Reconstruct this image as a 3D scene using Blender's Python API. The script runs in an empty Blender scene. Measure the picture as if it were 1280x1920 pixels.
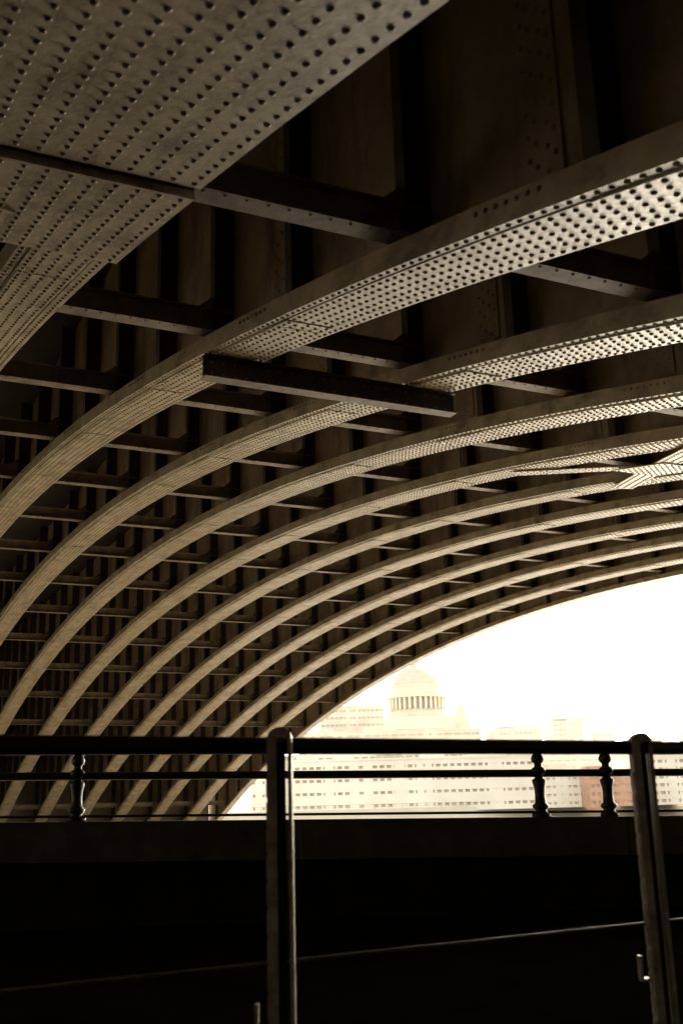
import bpy, math, random
import numpy as np
from mathutils import Vector, Matrix
random.seed(4); rng=np.random.default_rng(4)
scene=bpy.context.scene
# ------------------------------------------------------------------ camera
FPX=2040.; PITCH=.265; YAW=.4565; ROLL=-.0272
F=np.array([math.cos(PITCH)*math.cos(YAW),math.cos(PITCH)*math.sin(YAW),math.sin(PITCH)])
R0=np.array([-math.sin(YAW),math.cos(YAW),0.])
U0=np.array([-math.sin(PITCH)*math.cos(YAW),-math.sin(PITCH)*math.sin(YAW),math.cos(PITCH)])
RR=R0*math.cos(ROLL)+U0*math.sin(ROLL); UU=-R0*math.sin(ROLL)+U0*math.cos(ROLL)
# the calibration frame (X along span, Y across, Z up) is left-handed -> mirror Y for Blender
def M(p): return (float(p[0]),-float(p[1]),float(p[2]))
def P(u,v,d):
    return d*(F+(u-640)/FPX*RR+(960-v)/FPX*UU)
cam=bpy.data.cameras.new("camera"); co=bpy.data.objects.new("camera",cam); scene.collection.objects.link(co)
cam.sensor_fit='VERTICAL'; cam.sensor_height=36; cam.sensor_width=24; cam.lens=FPX/1920*36
cam.clip_start=.05; cam.clip_end=20000
r=Vector(M(RR)); u=Vector(M(UU)); f=Vector(M(F))
co.matrix_world=Matrix(((r.x,u.x,-f.x,0),(r.y,u.y,-f.y,0),(r.z,u.z,-f.z,0),(0,0,0,1)))
scene.camera=co
cam.dof.use_dof=True; cam.dof.focus_distance=14; cam.dof.aperture_fstop=3.5
# ------------------------------------------------------------------ materials
def mat(name,c1,c2,scale=3,rough=(.4,.6),bump=.0,bscale=60,metal=0,spec=.5,detail=6,stretch=None,grime=None):
    m=bpy.data.materials.new(name); m.use_nodes=True; nt=m.node_tree; N=nt.nodes; L=nt.links
    b=N["Principled BSDF"]; b.inputs["Metallic"].default_value=metal; b.inputs["Specular IOR Level"].default_value=spec
    tc=N.new("ShaderNodeTexCoord"); mp=N.new("ShaderNodeMapping"); L.new(tc.outputs["Object"],mp.inputs[0])
    if stretch: mp.inputs["Scale"].default_value=stretch
    n=N.new("ShaderNodeTexNoise"); n.inputs["Scale"].default_value=scale; n.inputs["Detail"].default_value=detail; n.inputs["Roughness"].default_value=.65
    L.new(mp.outputs[0],n.inputs["Vector"])
    cr=N.new("ShaderNodeValToRGB"); cr.color_ramp.elements[0].position=.32; cr.color_ramp.elements[1].position=.62
    cr.color_ramp.elements[0].color=(*c1,1); cr.color_ramp.elements[1].color=(*c2,1)
    L.new(n.outputs["Fac"],cr.inputs[0]); col=cr.outputs[0]
    if grime:
        g=N.new("ShaderNodeTexNoise"); g.inputs["Scale"].default_value=grime[0]; g.inputs["Detail"].default_value=10; g.inputs["Roughness"].default_value=.75
        mp2=N.new("ShaderNodeMapping"); mp2.inputs["Scale"].default_value=grime[2]; L.new(tc.outputs["Object"],mp2.inputs[0]); L.new(mp2.outputs[0],g.inputs["Vector"])
        gr=N.new("ShaderNodeMapRange"); gr.inputs["From Min"].default_value=.5; gr.inputs["From Max"].default_value=.68; L.new(g.outputs["Fac"],gr.inputs[0])
        mu=N.new("ShaderNodeMath"); mu.operation='MULTIPLY'; mu.inputs[1].default_value=grime[1]; L.new(gr.outputs[0],mu.inputs[0])
        mx=N.new("ShaderNodeMix"); mx.data_type='RGBA'; L.new(mu.outputs[0],mx.inputs[0]); L.new(col,mx.inputs[6]); mx.inputs[7].default_value=(.09,.065,.04,1); col=mx.outputs[2]
    L.new(col,b.inputs["Base Color"])
    mr=N.new("ShaderNodeMapRange"); mr.inputs["To Min"].default_value=rough[1]; mr.inputs["To Max"].default_value=rough[0]
    L.new(n.outputs["Fac"],mr.inputs[0]); L.new(mr.outputs[0],b.inputs["Roughness"])
    if bump:
        n2=N.new("ShaderNodeTexNoise"); n2.inputs["Scale"].default_value=bscale; n2.inputs["Detail"].default_value=4
        L.new(tc.outputs["Object"],n2.inputs["Vector"])
        bp=N.new("ShaderNodeBump"); bp.inputs["Strength"].default_value=bump; bp.inputs["Distance"].default_value=.01
        L.new(n2.outputs["Fac"],bp.inputs["Height"]); L.new(bp.outputs[0],b.inputs["Normal"])
    return m
m_rib=mat("painted_steel_cream",(.34,.275,.18),(.62,.525,.37),2.6,(.3,.5),.35,20,spec=.6,detail=9,grime=(3.2,.75,(.6,2.2,1)))
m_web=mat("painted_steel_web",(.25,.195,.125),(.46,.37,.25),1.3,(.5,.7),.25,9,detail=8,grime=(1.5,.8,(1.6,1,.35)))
m_dark=mat("dark_steel",(.03,.023,.015),(.08,.062,.042),4,(.5,.7),.2,30)  # darker steel for stiffeners, recessed rib cores and the seam strip
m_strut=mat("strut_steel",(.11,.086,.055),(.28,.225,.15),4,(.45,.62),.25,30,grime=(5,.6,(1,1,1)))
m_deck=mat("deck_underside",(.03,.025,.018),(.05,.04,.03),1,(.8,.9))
m_rivet=mat("rivet_paint",(.19,.152,.1),(.36,.3,.205),6,(.5,.65))
m_black=mat("black_painted_iron",(.006,.005,.004),(.014,.012,.009),9,(.4,.55),.2,60,spec=.35)
m_lowrail=mat("worn_rail_steel",(.03,.025,.018),(.12,.1,.075),12,(.3,.5),.2,60)
m_post=mat("worn_grey_steel",(.2,.17,.125),(.45,.39,.3),14,(.28,.5),.3,70,metal=.2,grime=(20,.6,(1,1,.4)))
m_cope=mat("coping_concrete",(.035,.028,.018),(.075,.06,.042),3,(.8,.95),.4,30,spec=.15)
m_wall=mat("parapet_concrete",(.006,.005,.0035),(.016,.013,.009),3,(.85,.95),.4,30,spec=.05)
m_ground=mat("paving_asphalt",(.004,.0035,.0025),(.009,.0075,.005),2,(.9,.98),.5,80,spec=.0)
m_stone=mat("pale_stone_haze",(.6,.55,.46),(.7,.645,.55),.15,(.8,.9))  # far-bank stone lifted pale; distance haze is put into the colour
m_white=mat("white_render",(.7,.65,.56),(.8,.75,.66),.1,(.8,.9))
m_glass=mat("window_glass_haze",(.3,.26,.2),(.45,.41,.33),.4,(.3,.5))  # front windows lightened, the base colour stands in for haze
m_glass_haze=mat("distant_window_haze",(.46,.42,.34),(.56,.51,.43),.2,(.5,.6))  # paler copy for back buildings, more haze painted into the glass
m_brick=mat("red_brick",(.42,.24,.165),(.52,.33,.235),.5,(.8,.9))
m_lead=mat("lead_roof_haze",(.5,.465,.4),(.58,.54,.47),.3,(.7,.85))  # lead paled so the dome fades; haze is in the colour
m_stonepier=mat("granite_pier",(.2,.17,.13),(.34,.3,.23),1.0,(.7,.9),.4,10)
m_water=bpy.data.materials.new("river_water"); m_water.use_nodes=True
nt=m_water.node_tree; b=nt.nodes["Principled BSDF"]; b.inputs["Base Color"].default_value=(.24,.2,.13,1); b.inputs["Roughness"].default_value=.22; b.inputs["Specular IOR Level"].default_value=.9
tc=nt.nodes.new("ShaderNodeTexCoord"); n=nt.nodes.new("ShaderNodeTexNoise"); n.inputs["Scale"].default_value=.9; n.inputs["Detail"].default_value=5
bp=nt.nodes.new("ShaderNodeBump"); bp.inputs["Strength"].default_value=.8; bp.inputs["Distance"].default_value=.35
nt.links.new(tc.outputs["Object"],n.inputs["Vector"]); nt.links.new(n.outputs["Fac"],bp.inputs["Height"]); nt.links.new(bp.outputs[0],b.inputs["Normal"])
# ------------------------------------------------------------------ mesh builder
class MB:
    def __init__(s): s.v=[]; s.f=[]; s.m=[]; s.mats=[]; s.sm=[]
    def mi(s,m):
        if m not in s.mats: s.mats.append(m)
        return s.mats.index(m)
    def add(s,V,Fc,m,smooth=False):
        o=len(s.v); s.v.extend([M(p) for p in V]); k=s.mi(m)
        for q in Fc: s.f.append([o+i for i in q][::-1]); s.m.append(k); s.sm.append(smooth)
    def hexa(s,c,m):
        s.add(c,[(3,2,1,0),(4,5,6,7),(0,1,5,4),(1,2,6,5),(2,3,7,6),(3,0,4,7)],m)
    def box(s,a,b,m):
        x0,y0,z0=a; x1,y1,z1=b
        s.hexa([(x0,y0,z0),(x1,y0,z0),(x1,y1,z0),(x0,y1,z0),(x0,y0,z1),(x1,y0,z1),(x1,y1,z1),(x0,y1,z1)],m)
    def obox(s,o,ax,ay,lx,ly,z0,z1,m):
        o=np.array(o[:2]); ax=np.array(ax[:2]); ay=np.array(ay[:2]); c=[]
        for z in (z0,z1):
            for sx,sy in ((-1,-1),(1,-1),(1,1),(-1,1)):
                q=o+ax*lx*sx+ay*ly*sy; c.append((q[0],q[1],z))
        s.hexa(c,m)
    def tube(s,a,b,r,m,n=16,caps=True):
        a=np.array(a,float); b=np.array(b,float); d=b-a; d/=np.linalg.norm(d)
        t=np.array([0,0,1.]) if abs(d[2])<.9 else np.array([1.,0,0]); e=np.cross(d,t); e/=np.linalg.norm(e); g=np.cross(d,e)
        V=[]
        for q in (a,b):
            for i in range(n):
                w=2*math.pi*i/n; V.append(q+r*(math.cos(w)*e+math.sin(w)*g))
        s.add(V,[(i,(i+1)%n,n+(i+1)%n,n+i) for i in range(n)],m,True)
        if caps: s.add(V,[tuple(range(n))[::-1],tuple(range(n,2*n))],m)
    def lathe(s,o,prof,m,n=20,smooth=True):
        V=[];Fc=[]
        for rr,z in prof:
            for i in range(n):
                w=2*math.pi*i/n; V.append((o[0]+rr*math.cos(w),o[1]+rr*math.sin(w),o[2]+z))
        for k in range(len(prof)-1):
            for i in range(n): Fc.append((k*n+i,k*n+(i+1)%n,(k+1)*n+(i+1)%n,(k+1)*n+i))
        s.add(V,Fc,m,smooth)
    def make(s,name,parent=None,fix=True):
        me=bpy.data.meshes.new(name); me.from_pydata(s.v,[],s.f)
        for m in s.mats: me.materials.append(m)
        me.polygons.foreach_set("material_index",s.m); me.polygons.foreach_set("use_smooth",s.sm); me.update()
        if fix:
            import bmesh
            bm=bmesh.new(); bm.from_mesh(me); bmesh.ops.recalc_face_normals(bm,faces=bm.faces); bm.to_mesh(me); bm.free()
        ob=bpy.data.objects.new(name,me); scene.collection.objects.link(ob)
        if parent: ob.parent=parent
        return ob
def empty(name):
    e=bpy.data.objects.new(name,None); scene.collection.objects.link(e); return e
# ------------------------------------------------------------------ bridge
SC=2.0; XC,ZC,RAD=13.3414*SC,-38.6809*SC,41.6527*SC
W=.56; H=.155; DECK=7.2; BAY=1.74*SC
I0=-9  # unseen leftmost ribs added to keep light off ground and left faces
bridge=empty("steel_arch_bridge")
def zs(x,r=RAD): return ZC+math.sqrt(r*r-(x-XC)**2)
th0=math.asin((-8.5-XC)/RAD); th1=math.asin((60.5-XC)/RAD)
def edgeY(i): return (1.7388+(i-1))*SC
def arcp(th,y,r): return (XC+r*math.sin(th),y,ZC+r*math.cos(th))
def sweep(mb,prof,ths,m,smooth=False):
    n=len(prof); V=[];Fc=[]
    for t in ths:
        for y,r in prof: V.append(arcp(t,y,r))
    for k in range(len(ths)-1):
        for i in range(n): Fc.append((k*n+i,k*n+(i+1)%n,(k+1)*n+(i+1)%n,(k+1)*n+i))
    Fc.append(tuple(range(n))); Fc.append(tuple(range((len(ths)-1)*n,len(ths)*n)))
    mb.add(V,Fc,m,smooth)
def rect(y0,y1,r0,r1): return [(y0,r0),(y1,r0),(y1,r1),(y0,r1)]
strutX=[.83*SC+ (k-3)*BAY for k in range(20)]
strutX=[x for x in strutX if -7<x<59]
halfX=[x+BAY/2 for x in strutX]
def rivets(name,pts,nrm,rad,hi=True,m=None):
    pts=np.array(pts,float); nrm=np.array(nrm,float); nrm/=np.linalg.norm(nrm,axis=1)[:,None]
    t=np.where(np.abs(nrm[:,1:2])<.9,np.array([[0,1.,0]]),np.array([[1.,0,0]])); e=np.cross(nrm,t); e/=np.linalg.norm(e,axis=1)[:,None]; g=np.cross(nrm,e)
    n=8 if hi else 5
    rings=[(1,-.003),(.86,.45*rad),(.5,.72*rad)] if hi else [(1,-.003),(.6,.6*rad)]
    k=len(rings); V=np.zeros((len(pts),k*n,3))
    for a,(rr,h) in enumerate(rings):
        for i in range(n):
            w=2*math.pi*i/n
            V[:,a*n+i]=pts+nrm*h+rad*rr*(math.cos(w)*e+math.sin(w)*g)
    V[:,:,1]*=-1
    q=[]
    for a in range(k-1):
        for i in range(n): q.append([a*n+i,a*n+(i+1)%n,(a+1)*n+(i+1)%n,(a+1)*n+i])
    q=np.array(q)[:,::-1]; cap=np.array([(k-1)*n+i for i in range(n)])[::-1]
    N=len(pts); off=(np.arange(N)*k*n)
    loops=np.concatenate([(q.reshape(1,-1)+off[:,None]),(cap.reshape(1,-1)+off[:,None])],1).ravel()
    sizes=np.tile(np.array([4]*len(q)+[n]),N)
    me=bpy.data.meshes.new(name); me.vertices.add(N*k*n); me.vertices.foreach_set("co",V.reshape(-1))
    me.loops.add(len(loops)); me.loops.foreach_set("vertex_index",loops.astype(np.int32))
    me.polygons.add(len(sizes)); ls=np.concatenate([[0],np.cumsum(sizes)[:-1]])
    me.polygons.foreach_set("loop_start",ls.astype(np.int32)); me.polygons.foreach_set("loop_total",sizes.astype(np.int32))
    me.polygons.foreach_set("use_smooth",np.ones(len(sizes),bool))
    me.materials.append(m or m_rivet); me.update(calc_edges=True); me.validate()
    ob=bpy.data.objects.new(name,me); scene.collection.objects.link(ob); ob.parent=bridge
ths=np.linspace(th0,th1,150)
rows=[.055,.19,.32,.47,.62,.75,.925]
thick=[.008,.016]
SK=.020
for i in range(I0,10):
    yr=edgeY(i); yl=yr-W; mb=MB()
    # recessed core, two edge angles, centre cover plates in lengths
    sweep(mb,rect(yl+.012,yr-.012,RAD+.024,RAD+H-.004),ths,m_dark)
    sweep(mb,[(yl,RAD),(yl+W*.115,RAD),(yl+W*.115,RAD+.03),(yl+.014,RAD+.03),(yl+.014,RAD+H),(yl,RAD+H)],ths,m_rib)
    sweep(mb,[(yr,RAD),(yr,RAD+H),(yr-.014,RAD+H),(yr-.014,RAD+.03),(yl+W*.845,RAD+.03),(yl+W*.845,RAD)],ths,m_rib)
    sweep(mb,rect(yl+.016,yr-.016,RAD+H-.014,RAD+H-.002),ths,m_web)
    k=0; x=-7.
    while x<59:
        x1=min(x+BAY,59.5); a=math.asin((x+.01-XC)/RAD); c=math.asin((x1-.01-XC)/RAD); tt=np.linspace(a,c,9)
        tk=thick[(k+i)%2]
        sweep(mb,rect(yl+W*.13,yl+W*.81,RAD-tk,RAD+.03),tt,m_rib)
        k+=1; x=x1
    off=.26 if i==1 else (i%3)*.35
    straps=[x+off for x in halfX if x+off<57 and not (i==1 and x<5)]
    for x0 in straps:
        tt=np.linspace(math.asin((x0-XC)/RAD),math.asin((x0+1.05-XC)/RAD),5)
        sweep(mb,rect(yl+W*.145,yl+W*.795,RAD-SK,RAD+.01),tt,m_rib)
    yc=(yl+yr)/2; V=[];Fc=[]
    for t in ths:
        p=arcp(t,yc,RAD+H-.01); V+= [(p[0],yc-.01,p[2]),(p[0],yc+.01,p[2]),(p[0],yc+.01,DECK),(p[0],yc-.01,DECK)]
    for q in range(len(ths)-1):
        for j in range(4): Fc.append((q*4+j,q*4+(j+1)%4,q*4+4+(j+1)%4,q*4+4+j))
    mb.add(V,Fc,m_web)
    sweep(mb,rect(yc-.09,yc+.09,RAD+H-.005,RAD+H+.02),ths,m_web)
    sweep(mb,rect(yc-.025,yc+.025,RAD+H+.015,RAD+H+.12),ths,m_web)
    for x in strutX+halfX:
        z0=zs(x,RAD+H)+.0
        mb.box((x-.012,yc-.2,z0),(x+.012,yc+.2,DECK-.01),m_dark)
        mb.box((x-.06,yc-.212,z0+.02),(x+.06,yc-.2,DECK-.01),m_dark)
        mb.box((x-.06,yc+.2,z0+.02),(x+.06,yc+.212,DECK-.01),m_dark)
    for x in strutX:
        x0=x-.58*SC; z0=zs(x0,RAD+H)+.02
        mb.box((x0-.16,yc-.026,z0),(x0+.16,yc+.026,DECK-.01),m_web)
    mb.make("arch_rib_%d"%(i-I0+1),bridge)
    if i>=-1:
        hi=i<=3; pitch=.1 if i<6 else .12
        tr=np.arange(th0+.02,th1-.02,pitch/RAD); pts=[];nr=[]
        for j,fr in enumerate(rows):
            y=yl+W*fr; t=tr+(pitch/2/RAD if j%2 else 0)
            x=XC+RAD*np.sin(t)
            if 0<j<len(rows)-1:
                kk=np.floor((x+7)/BAY).astype(int); lf=np.where((kk+i)%2==0,thick[0],thick[1])
                for xh in straps:
                    lf=np.where((x>xh)&(x<xh+1.05),SK,lf)
            else: lf=np.zeros(len(t))
            pp=np.stack([XC+(RAD-lf)*np.sin(t),np.full(len(t),y),ZC+(RAD-lf)*np.cos(t)],1)
            pts.append(pp); nr.append(np.stack([-np.sin(t),np.zeros(len(t)),-np.cos(t)],1))
        rivets("soffit_rivets_%d"%(i+6),np.concatenate(pts),np.concatenate(nr),.0165 if hi else .019,hi)
    if 0<=i<=6:
        pts=[]
        for x in strutX:
            x0=x-.58*SC; z=zs(x0,RAD+H)+.1; k=0
            while z<min(DECK-.1,zs(x0)+4):
                for dx in (-.11,-.045,.045,.11):
                    if (k+(dx in(-.045,.11)))%2==0: pts.append((x0+dx,yc-.026,z))
                z+=.07; k+=1
            for k in range(-3,4):
                xx=x0+k*.09; pts.append((xx,yl,zs(xx)+H*.72))
        rivets("web_rivets_%d"%(i+6),pts,[(0,-1,0)]*len(pts),.017,i<3)
# transverse struts between ribs
mb=MB(); pts=[];nr=[]
for i in range(I0,10):
    y0=edgeY(i)-W/2+.02; y1=y0+SC-.04
    if i==9: y1=edgeY(9.8)-.17
    for x in strutX:
        z=zs(x,RAD+H)+.05
        mb.box((x-.012+.03,y0,z),(x+.012+.03,y1,z+.2),m_strut)
        mb.box((x-.075,y0+.02,z-.014),(x+.085,y1-.02,z),m_strut)
        mb.box((x-.05,y0+.02,z+.2),(x+.085,y1-.02,z+.214),m_strut)
        for ya,yb in ((y1,y1-.36),(y0,y0+.36)):
            mb.add([(x+.012,ya,z+.21),(x+.012,yb,z+.21),(x+.012,ya,z+.52),(x+.028,ya,z+.21),(x+.028,yb,z+.21),(x+.028,ya,z+.52)],
                   [(0,1,2),(3,5,4),(0,3,4,1),(1,4,5,2),(2,5,3,0)],m_strut)
        if i<=5:
            for y in np.arange(y0+.1,y1-.1,.13):
                pts.append((x-.04,y,z-.014)); nr.append((0,0,-1)); pts.append((x+.018,y+.05,z+.05)); nr.append((-1,0,0))
mb.make("transverse_struts",bridge); rivets("strut_rivets",pts,nr,.014,False,m_strut)
# hanging runway beam below the soffit
mb=MB(); bx=4.31*SC; z1=zs(bx)-.032; y0=edgeY(1)-W-.02; y1=edgeY(2)+.02
mb.box((bx-.008,y0,z1-.2),(bx+.008,y1,z1-.012),m_dark)
mb.box((bx-.07,y0,z1-.012),(bx+.07,y1,z1),m_dark); mb.box((bx-.07,y0,z1-.212),(bx+.07,y1,z1-.2),m_strut)
mb.make("hanging_beam",bridge)
pts=[];nr=[]
for y in np.arange(y0+.08,y1,.11):
    for dz in (.05,.16): pts.append((bx-.008,y,z1-dz)); nr.append((-1,0,0))
rivets("hanging_beam_rivets",pts,nr,.013,True,m_strut)
def soffit_plate(mb,poly,dr,m,th=.016):
    (xa,ya),(xb,yb),w=poly; n=12; V=[]
    d=np.array([xb-xa,yb-ya]); L=np.linalg.norm(d); d/=L; nn=np.array([-d[1],d[0]])
    Fc=[]
    for k in range(n+1):
        c=np.array([xa,ya])+d*L*k/n
        for s in (-1,1):
            q=c+nn*s*w/2; z=zs(q[0])-dr
            V.append((q[0],q[1],z-th)); V.append((q[0],q[1],z))
    for k in range(n):
        a=k*4; b2=a+4
        Fc+=[(a,a+2,b2+2,b2),(a+1,b2+1,b2+3,a+3),(a,b2,b2+1,a+1),(a+2,a+3,b2+3,b2+2)]
    Fc+=[(0,1,3,2),(n*4,n*4+2,n*4+3,n*4+1)]
    mb.add(V,Fc,m)
    R=[]
    rn=max(2,int(w/.1))
    for j in range(rn):
        s=(-.5+(j+.5)/rn)*w
        for k in range(int(L/.1)):
            q=np.array([xa,ya])+d*(.05+k*.1)+nn*s; R.append((q[0],q[1],zs(q[0])-dr-th))
    return R
mb=MB(); pts=[]
Y4=edgeY(4)-W/2; Y5=edgeY(5)-W/2
pts+=soffit_plate(mb,((12.8,Y4),(9.0,Y5),.32),.032,m_rib)
pts+=soffit_plate(mb,((9.0,Y4),(12.8,Y5),.32),.050,m_rib)
pts+=soffit_plate(mb,((10.4,(Y4+Y5)/2),(11.4,(Y4+Y5)/2),.7),.068,m_rib)
Yl=edgeY(-1)-W; Yr=edgeY(0)
pts+=soffit_plate(mb,((-6.5,Yr-.93),(4.42,Yr-.93),1.84),.030,m_rib,.014)
pts+=soffit_plate(mb,((4.48,Yr-.6),(6.0,Yr-.6),1.16),.030,m_rib,.055)
mb.box((4.40,Yr-1.9,zs(4.45)-.03),(4.50,Yr-.02,zs(4.45)-.022),m_dark)
pts+=soffit_plate(mb,((5.2,Yr-.9),(8.4,Yr-2.3),.36),.092,m_rib)
mb.make("soffit_bracing",bridge)
rivets("bracing_rivets",pts,[(0,0,-1)]*len(pts),.016,True)
# fascia ribs, deck, piers
mb=MB()
for yf,s in ((edgeY(9.8),1),(edgeY(I0)-W-1.3,-1)):
    sweep(mb,rect(yf-.3,yf,RAD,RAD+.12),ths,m_rib)
    V=[];Fc=[]
    for t in ths:
        p=arcp(t,0,RAD+.1); yc=yf-.15
        V+= [(p[0],yc-.015,p[2]),(p[0],yc+.015,p[2]),(p[0],yc+.015,DECK+1.2),(p[0],yc-.015,DECK+1.2)]
    for q in range(len(ths)-1):
        for j in range(4): Fc.append((q*4+j,q*4+(j+1)%4,q*4+4+(j+1)%4,q*4+4+j))
    mb.add(V,Fc,m_web)
    for x in strutX+halfX: mb.box((x-.03,yf-.3,zs(x,RAD+.1)),(x+.03,yf-.165,DECK-.01),m_dark)
mb.make("fascia_rib",bridge)
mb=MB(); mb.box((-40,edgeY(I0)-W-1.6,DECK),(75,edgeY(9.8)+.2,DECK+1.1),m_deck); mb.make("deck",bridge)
mb=MB(); mb.box((-14,edgeY(I0)-3,-9),(-5.9,edgeY(9.8)+.8,DECK-.003),m_stonepier); mb.box((57.4,edgeY(I0)-3,-9),(64,edgeY(9.8)+1.0,-1.6),m_stonepier)
mb.box((59.9,edgeY(I0)-2,-1.6),(63,edgeY(9.8)-.4,DECK-.003),m_stonepier)
mb.make("stone_piers",bridge)
# ------------------------------------------------------------------ river, ground, parapet
GZ=-.95
mb=MB(); mb.box((-2500,-4000,-6.6),(6000,4000,-6.5),m_water); mb.make("river")
A=P(140,1541,9.6); B=P(1020,1532,10.0); d=(B-A)[:2]; L=np.linalg.norm(d); d/=L; nn=np.array([d[1],-d[0]])
if np.dot(nn,F[:2])<0: nn=-nn
slope=(B[2]-A[2])/L
def W2(s,t): q=A[:2]+d*s+nn*t; return q
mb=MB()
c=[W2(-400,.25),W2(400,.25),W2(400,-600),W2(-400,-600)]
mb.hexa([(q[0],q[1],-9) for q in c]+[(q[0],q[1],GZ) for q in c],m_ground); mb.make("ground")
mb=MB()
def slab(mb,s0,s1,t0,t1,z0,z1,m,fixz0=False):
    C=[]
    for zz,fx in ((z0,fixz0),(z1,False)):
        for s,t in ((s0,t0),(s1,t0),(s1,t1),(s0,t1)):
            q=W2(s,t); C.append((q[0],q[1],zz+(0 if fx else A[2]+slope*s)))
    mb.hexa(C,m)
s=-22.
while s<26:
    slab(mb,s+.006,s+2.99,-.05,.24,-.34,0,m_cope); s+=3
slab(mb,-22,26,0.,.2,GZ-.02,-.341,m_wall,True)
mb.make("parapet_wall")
# ornamental railing
orn=empty("ornamental_railing")
mb=MB()
prof=[(.0,0),(.085,0),(.085,.03),(.06,.045),(.05,.06),(.075,.085),(.078,.105),(.052,.125),(.046,.2),(.05,.26),(.062,.31),(.066,.335),(.04,.35),(.036,.37),(.06,.385),(.075,.41),(.06,.44),(.036,.455),(.034,.48),(.055,.5),(.062,.53),(.05,.56),(.03,.58),(.025,.6),(0,.6)]
def S_of(u,v,dep):
    q=P(u,v,dep)[:2]-A[:2]; return float(np.dot(q,d))
ss=[0.,S_of(1020,1532,10),S_of(1150,1530,10.05)]
gap=ss[1]; allS=[ss[0]-gap+.6,ss[0]-gap,ss[0],ss[1],ss[2],ss[2]+gap-.6,ss[2]+gap]
for s in allS:
    q=W2(s,.1); mb.lathe((q[0],q[1],A[2]+slope*s),prof,m_black,20)
mb.make("stanchions",orn)
mb=MB()
for z,rr in ((.395,.036),(.62,.04),(.045,.012)):
    a=W2(-20,.1); b2=W2(25,.1)
    mb.tube((a[0],a[1],A[2]+slope*-20+z),(b2[0],b2[1],A[2]+slope*25+z),rr,m_black)
mb.make("rails",orn)
# near steel railing
sr=empty("steel_railing")
A2=P(512,1388,3.4); B2=P(1182,1392,4.17); zt=.5*(A2[2]+B2[2]); d2=(B2-A2)[:2]; L2=np.linalg.norm(d2); d2/=L2; n2=np.array([d2[1],-d2[0]])
if np.dot(n2,F[:2])<0: n2=-n2
vd=F[:2]/np.linalg.norm(F[:2]); vr=np.array([-vd[1],vd[0]])
if np.dot(vr,RR[:2])<0: vr=-vr
mb=MB()
for k in range(-4,7):
    o=A2[:2]+d2*L2*k
    z0=GZ; z1=zt+.0
    oo=o-n2*.045
    mb.obox(oo-vr*.031,vr,vd,.006,.034,z0,z1,m_post)
    mb.obox(oo+vr*.031,vr,vd,.006,.034,z0,z1,m_post)
    mb.tube((oo[0],oo[1],z0),(oo[0],oo[1],z1-.01),.017,m_black)
    mb.obox(oo-vr*.008,vr,vd,.016,.005,z0,z1,m_post)
    mb.obox(oo-vr*.024-vd*.03,vr,vd,.015,.0055,z0,z1,m_post)
    n=14; V=[]
    for sd in (-.034,.034):
        for j in range(n+1):
            w=math.pi*j/n; q=oo+vr*.037*math.cos(w)+vd*sd; V.append((q[0],q[1],z1+.034*math.sin(w)))
    Fc=[(j,j+1,n+1+j+1,n+1+j) for j in range(n)]+[tuple(range(n+1)),tuple(range(n+1,2*n+2))[::-1],(0,n,2*n+1,n+1)]
    mb.add(V,Fc,m_post)
    z=z0+.05
    while z<z1-.1:
        mb.obox(oo-vr*.0395,vr,vd,.0032,.02,z,z+.062,m_post); z+=.078
    zb=-.62
    mb.obox(oo-vr*.075,vr,vd,.005,.02,zb,zb+.075,m_post); mb.obox(oo-vr*.055,vr,vd,.025,.02,zb-.01,zb,m_post)
    mb.obox(oo,vr,vd,.09,.09,z0,z0+.012,m_post)
mb.make("posts",sr)
mb=MB()
a=A2[:2]-d2*5; b2=A2[:2]+d2*8
mb.tube((a[0],a[1],zt-.018),(b2[0],b2[1],zt-.018),.026,m_black,20)
mb.tube((a[0],a[1],-.44),(b2[0],b2[1],-.44),.006,m_lowrail,10)
mb.make("handrails",sr)
# ------------------------------------------------------------------ far bank
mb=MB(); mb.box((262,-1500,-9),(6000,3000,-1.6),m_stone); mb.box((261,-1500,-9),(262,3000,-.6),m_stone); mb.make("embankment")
def building(name,u0,u1,vt,dep,floors,m,depthm=25,rot=0,glass=m_glass,band=.5,bays=None,base=-1.6):
    a=P(u0,vt,dep); b=P(u1,vt,dep); c=(a+b)/2; w=np.linalg.norm((b-a)[:2])/2; top=c[2]
    ax=(b-a)[:2]/np.linalg.norm((b-a)[:2]); ca,sa=math.cos(rot),math.sin(rot); ax=np.array([ax[0]*ca-ax[1]*sa,ax[0]*sa+ax[1]*ca]); ay=np.array([-ax[1],ax[0]])
    if np.dot(ay,F[:2])<0: ay=-ay
    mb=MB(); cc=c[:2]+ay*depthm/2; h=(top-base)/floors
    mb.obox(cc,ax,ay,w-.4,depthm/2-.4,base,top-.2,glass)
    for k in range(floors+1):
        z=base+k*h; t0=max(base,z-h*band*.5); t1=min(top,z+h*band*.5)
        mb.obox(cc,ax,ay,w,depthm/2,t0,t1,m)
    bays=bays or max(2,int(2*w/3.5))
    rg=random.Random(int(u0*7+vt))
    for j in range(bays+1):
        x=-w+.25+(2*w-.5)*j/bays
        ww=.35 if rg.random()<.75 else rg.uniform(.8,1.6)
        mb.obox(cc+ax*x,ax,ay,ww,depthm/2-.05,base,top-.1,m)
    mb.obox(cc,ax,ay,w+.2,depthm/2+.2,top+.003,top+.6,m)
    x=-w*.8
    while x<w*.75:
        l=rg.uniform(1.5,4.5); mb.obox(cc+ax*(x+l),ax,ay,l,depthm*.2,top+.6,top+.6+rg.uniform(.8,2.6),m if rg.random()<.6 else glass)
        x+=2*l+rg.uniform(3,11)
    mb.make(name)
G=m_glass_haze
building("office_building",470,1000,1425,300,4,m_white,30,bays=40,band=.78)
building("office_building",590,960,1410,322,6,m_white,20,bays=22,band=.7,glass=G)
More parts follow.
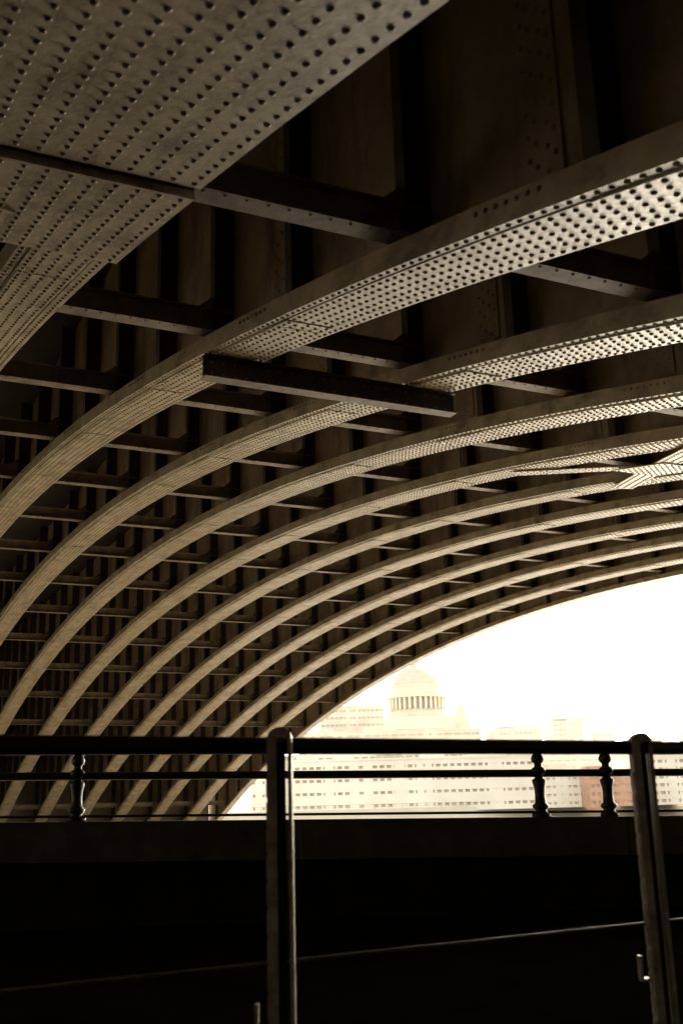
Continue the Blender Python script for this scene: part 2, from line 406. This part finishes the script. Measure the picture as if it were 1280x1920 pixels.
building("office_building",1005,1110,1452,300,4,m_white,24,bays=8,band=.7,glass=G)
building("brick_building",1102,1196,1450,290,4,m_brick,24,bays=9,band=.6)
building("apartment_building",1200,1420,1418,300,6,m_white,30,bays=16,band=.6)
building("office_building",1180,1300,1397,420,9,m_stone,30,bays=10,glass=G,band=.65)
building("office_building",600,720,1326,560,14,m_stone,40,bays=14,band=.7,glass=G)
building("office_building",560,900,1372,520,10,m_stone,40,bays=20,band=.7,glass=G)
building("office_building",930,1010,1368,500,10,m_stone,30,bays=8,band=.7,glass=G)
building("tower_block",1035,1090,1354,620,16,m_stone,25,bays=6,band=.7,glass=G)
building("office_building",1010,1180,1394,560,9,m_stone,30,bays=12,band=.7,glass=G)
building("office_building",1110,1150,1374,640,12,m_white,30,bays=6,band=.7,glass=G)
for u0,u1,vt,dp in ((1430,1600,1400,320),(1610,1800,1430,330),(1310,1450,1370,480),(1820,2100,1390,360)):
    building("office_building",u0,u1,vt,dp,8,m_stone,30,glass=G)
# cathedral
o=P(790,1514,640); px=640/FPX; gz=-1.6
mb=MB(); zv=lambda v: P(790,v,640)[2]
ax=(P(800,1514,640)-o)[:2]; ax/=np.linalg.norm(ax); ay=np.array([-ax[1],ax[0]])
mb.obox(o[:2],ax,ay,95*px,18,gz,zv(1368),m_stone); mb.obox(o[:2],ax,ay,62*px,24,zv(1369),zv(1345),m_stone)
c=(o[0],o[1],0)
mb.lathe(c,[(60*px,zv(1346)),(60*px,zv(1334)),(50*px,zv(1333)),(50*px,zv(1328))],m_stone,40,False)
mb.lathe(c,[(43*px,zv(1330)),(43*px,zv(1302))],m_glass_haze,40,False)
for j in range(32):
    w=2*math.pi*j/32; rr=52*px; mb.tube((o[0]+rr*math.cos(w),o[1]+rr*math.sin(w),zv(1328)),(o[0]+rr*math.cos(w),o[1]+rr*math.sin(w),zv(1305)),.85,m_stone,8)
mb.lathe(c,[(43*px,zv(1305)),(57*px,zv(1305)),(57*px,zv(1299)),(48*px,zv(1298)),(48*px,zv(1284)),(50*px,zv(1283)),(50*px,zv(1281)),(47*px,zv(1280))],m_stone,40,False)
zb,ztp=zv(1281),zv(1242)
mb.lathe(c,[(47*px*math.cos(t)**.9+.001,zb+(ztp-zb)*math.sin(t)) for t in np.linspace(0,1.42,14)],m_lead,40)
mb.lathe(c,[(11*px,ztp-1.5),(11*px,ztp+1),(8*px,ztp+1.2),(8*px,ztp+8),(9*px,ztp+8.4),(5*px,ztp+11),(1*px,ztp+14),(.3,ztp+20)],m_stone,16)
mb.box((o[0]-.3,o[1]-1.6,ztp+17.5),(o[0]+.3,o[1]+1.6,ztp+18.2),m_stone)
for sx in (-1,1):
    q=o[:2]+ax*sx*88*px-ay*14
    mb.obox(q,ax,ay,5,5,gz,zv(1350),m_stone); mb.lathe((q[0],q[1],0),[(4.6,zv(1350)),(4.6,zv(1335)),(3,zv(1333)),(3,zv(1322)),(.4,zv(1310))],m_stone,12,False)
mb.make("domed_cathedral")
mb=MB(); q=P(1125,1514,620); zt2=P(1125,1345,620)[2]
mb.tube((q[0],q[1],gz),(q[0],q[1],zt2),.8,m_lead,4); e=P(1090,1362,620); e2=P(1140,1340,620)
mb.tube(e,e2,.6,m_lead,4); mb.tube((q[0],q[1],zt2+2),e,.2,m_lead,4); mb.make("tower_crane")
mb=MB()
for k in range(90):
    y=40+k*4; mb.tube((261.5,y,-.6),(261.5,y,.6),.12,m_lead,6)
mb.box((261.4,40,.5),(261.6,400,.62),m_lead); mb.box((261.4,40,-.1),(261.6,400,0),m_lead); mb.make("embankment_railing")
# ------------------------------------------------------------------ light
az=math.radians(52); el=math.radians(24)
sd=Vector(M((math.cos(el)*math.cos(az),math.cos(el)*math.sin(az),math.sin(el))))
sun=bpy.data.lights.new("sun",'SUN'); sun.energy=5; sun.angle=math.radians(.5); sun.color=(1,.92,.79)
so=bpy.data.objects.new("sun",sun); scene.collection.objects.link(so); so.rotation_euler=sd.to_track_quat('Z','Y').to_euler()
w=bpy.data.worlds.new("World"); scene.world=w; w.use_nodes=True; nt=w.node_tree; bg=nt.nodes["Background"]
sk=nt.nodes.new("ShaderNodeTexSky"); sk.sky_type='NISHITA'; sk.sun_disc=False; sk.sun_elevation=el; sk.sun_rotation=math.atan2(sd.x,sd.y); sk.dust_density=4; sk.air_density=1.2
hs=nt.nodes.new("ShaderNodeHueSaturation"); hs.inputs["Saturation"].default_value=.2
mx=nt.nodes.new("ShaderNodeMix"); mx.data_type='RGBA'; mx.blend_type='MULTIPLY'; mx.inputs[0].default_value=1; mx.inputs[7].default_value=(1.0,.93,.79,1)
nt.links.new(sk.outputs[0],hs.inputs["Color"]); nt.links.new(hs.outputs[0],mx.inputs[6]); nt.links.new(mx.outputs[2],bg.inputs[0]); bg.inputs[1].default_value=.74
scene.view_settings.view_transform='Standard'; scene.view_settings.look='None'; scene.view_settings.exposure=0
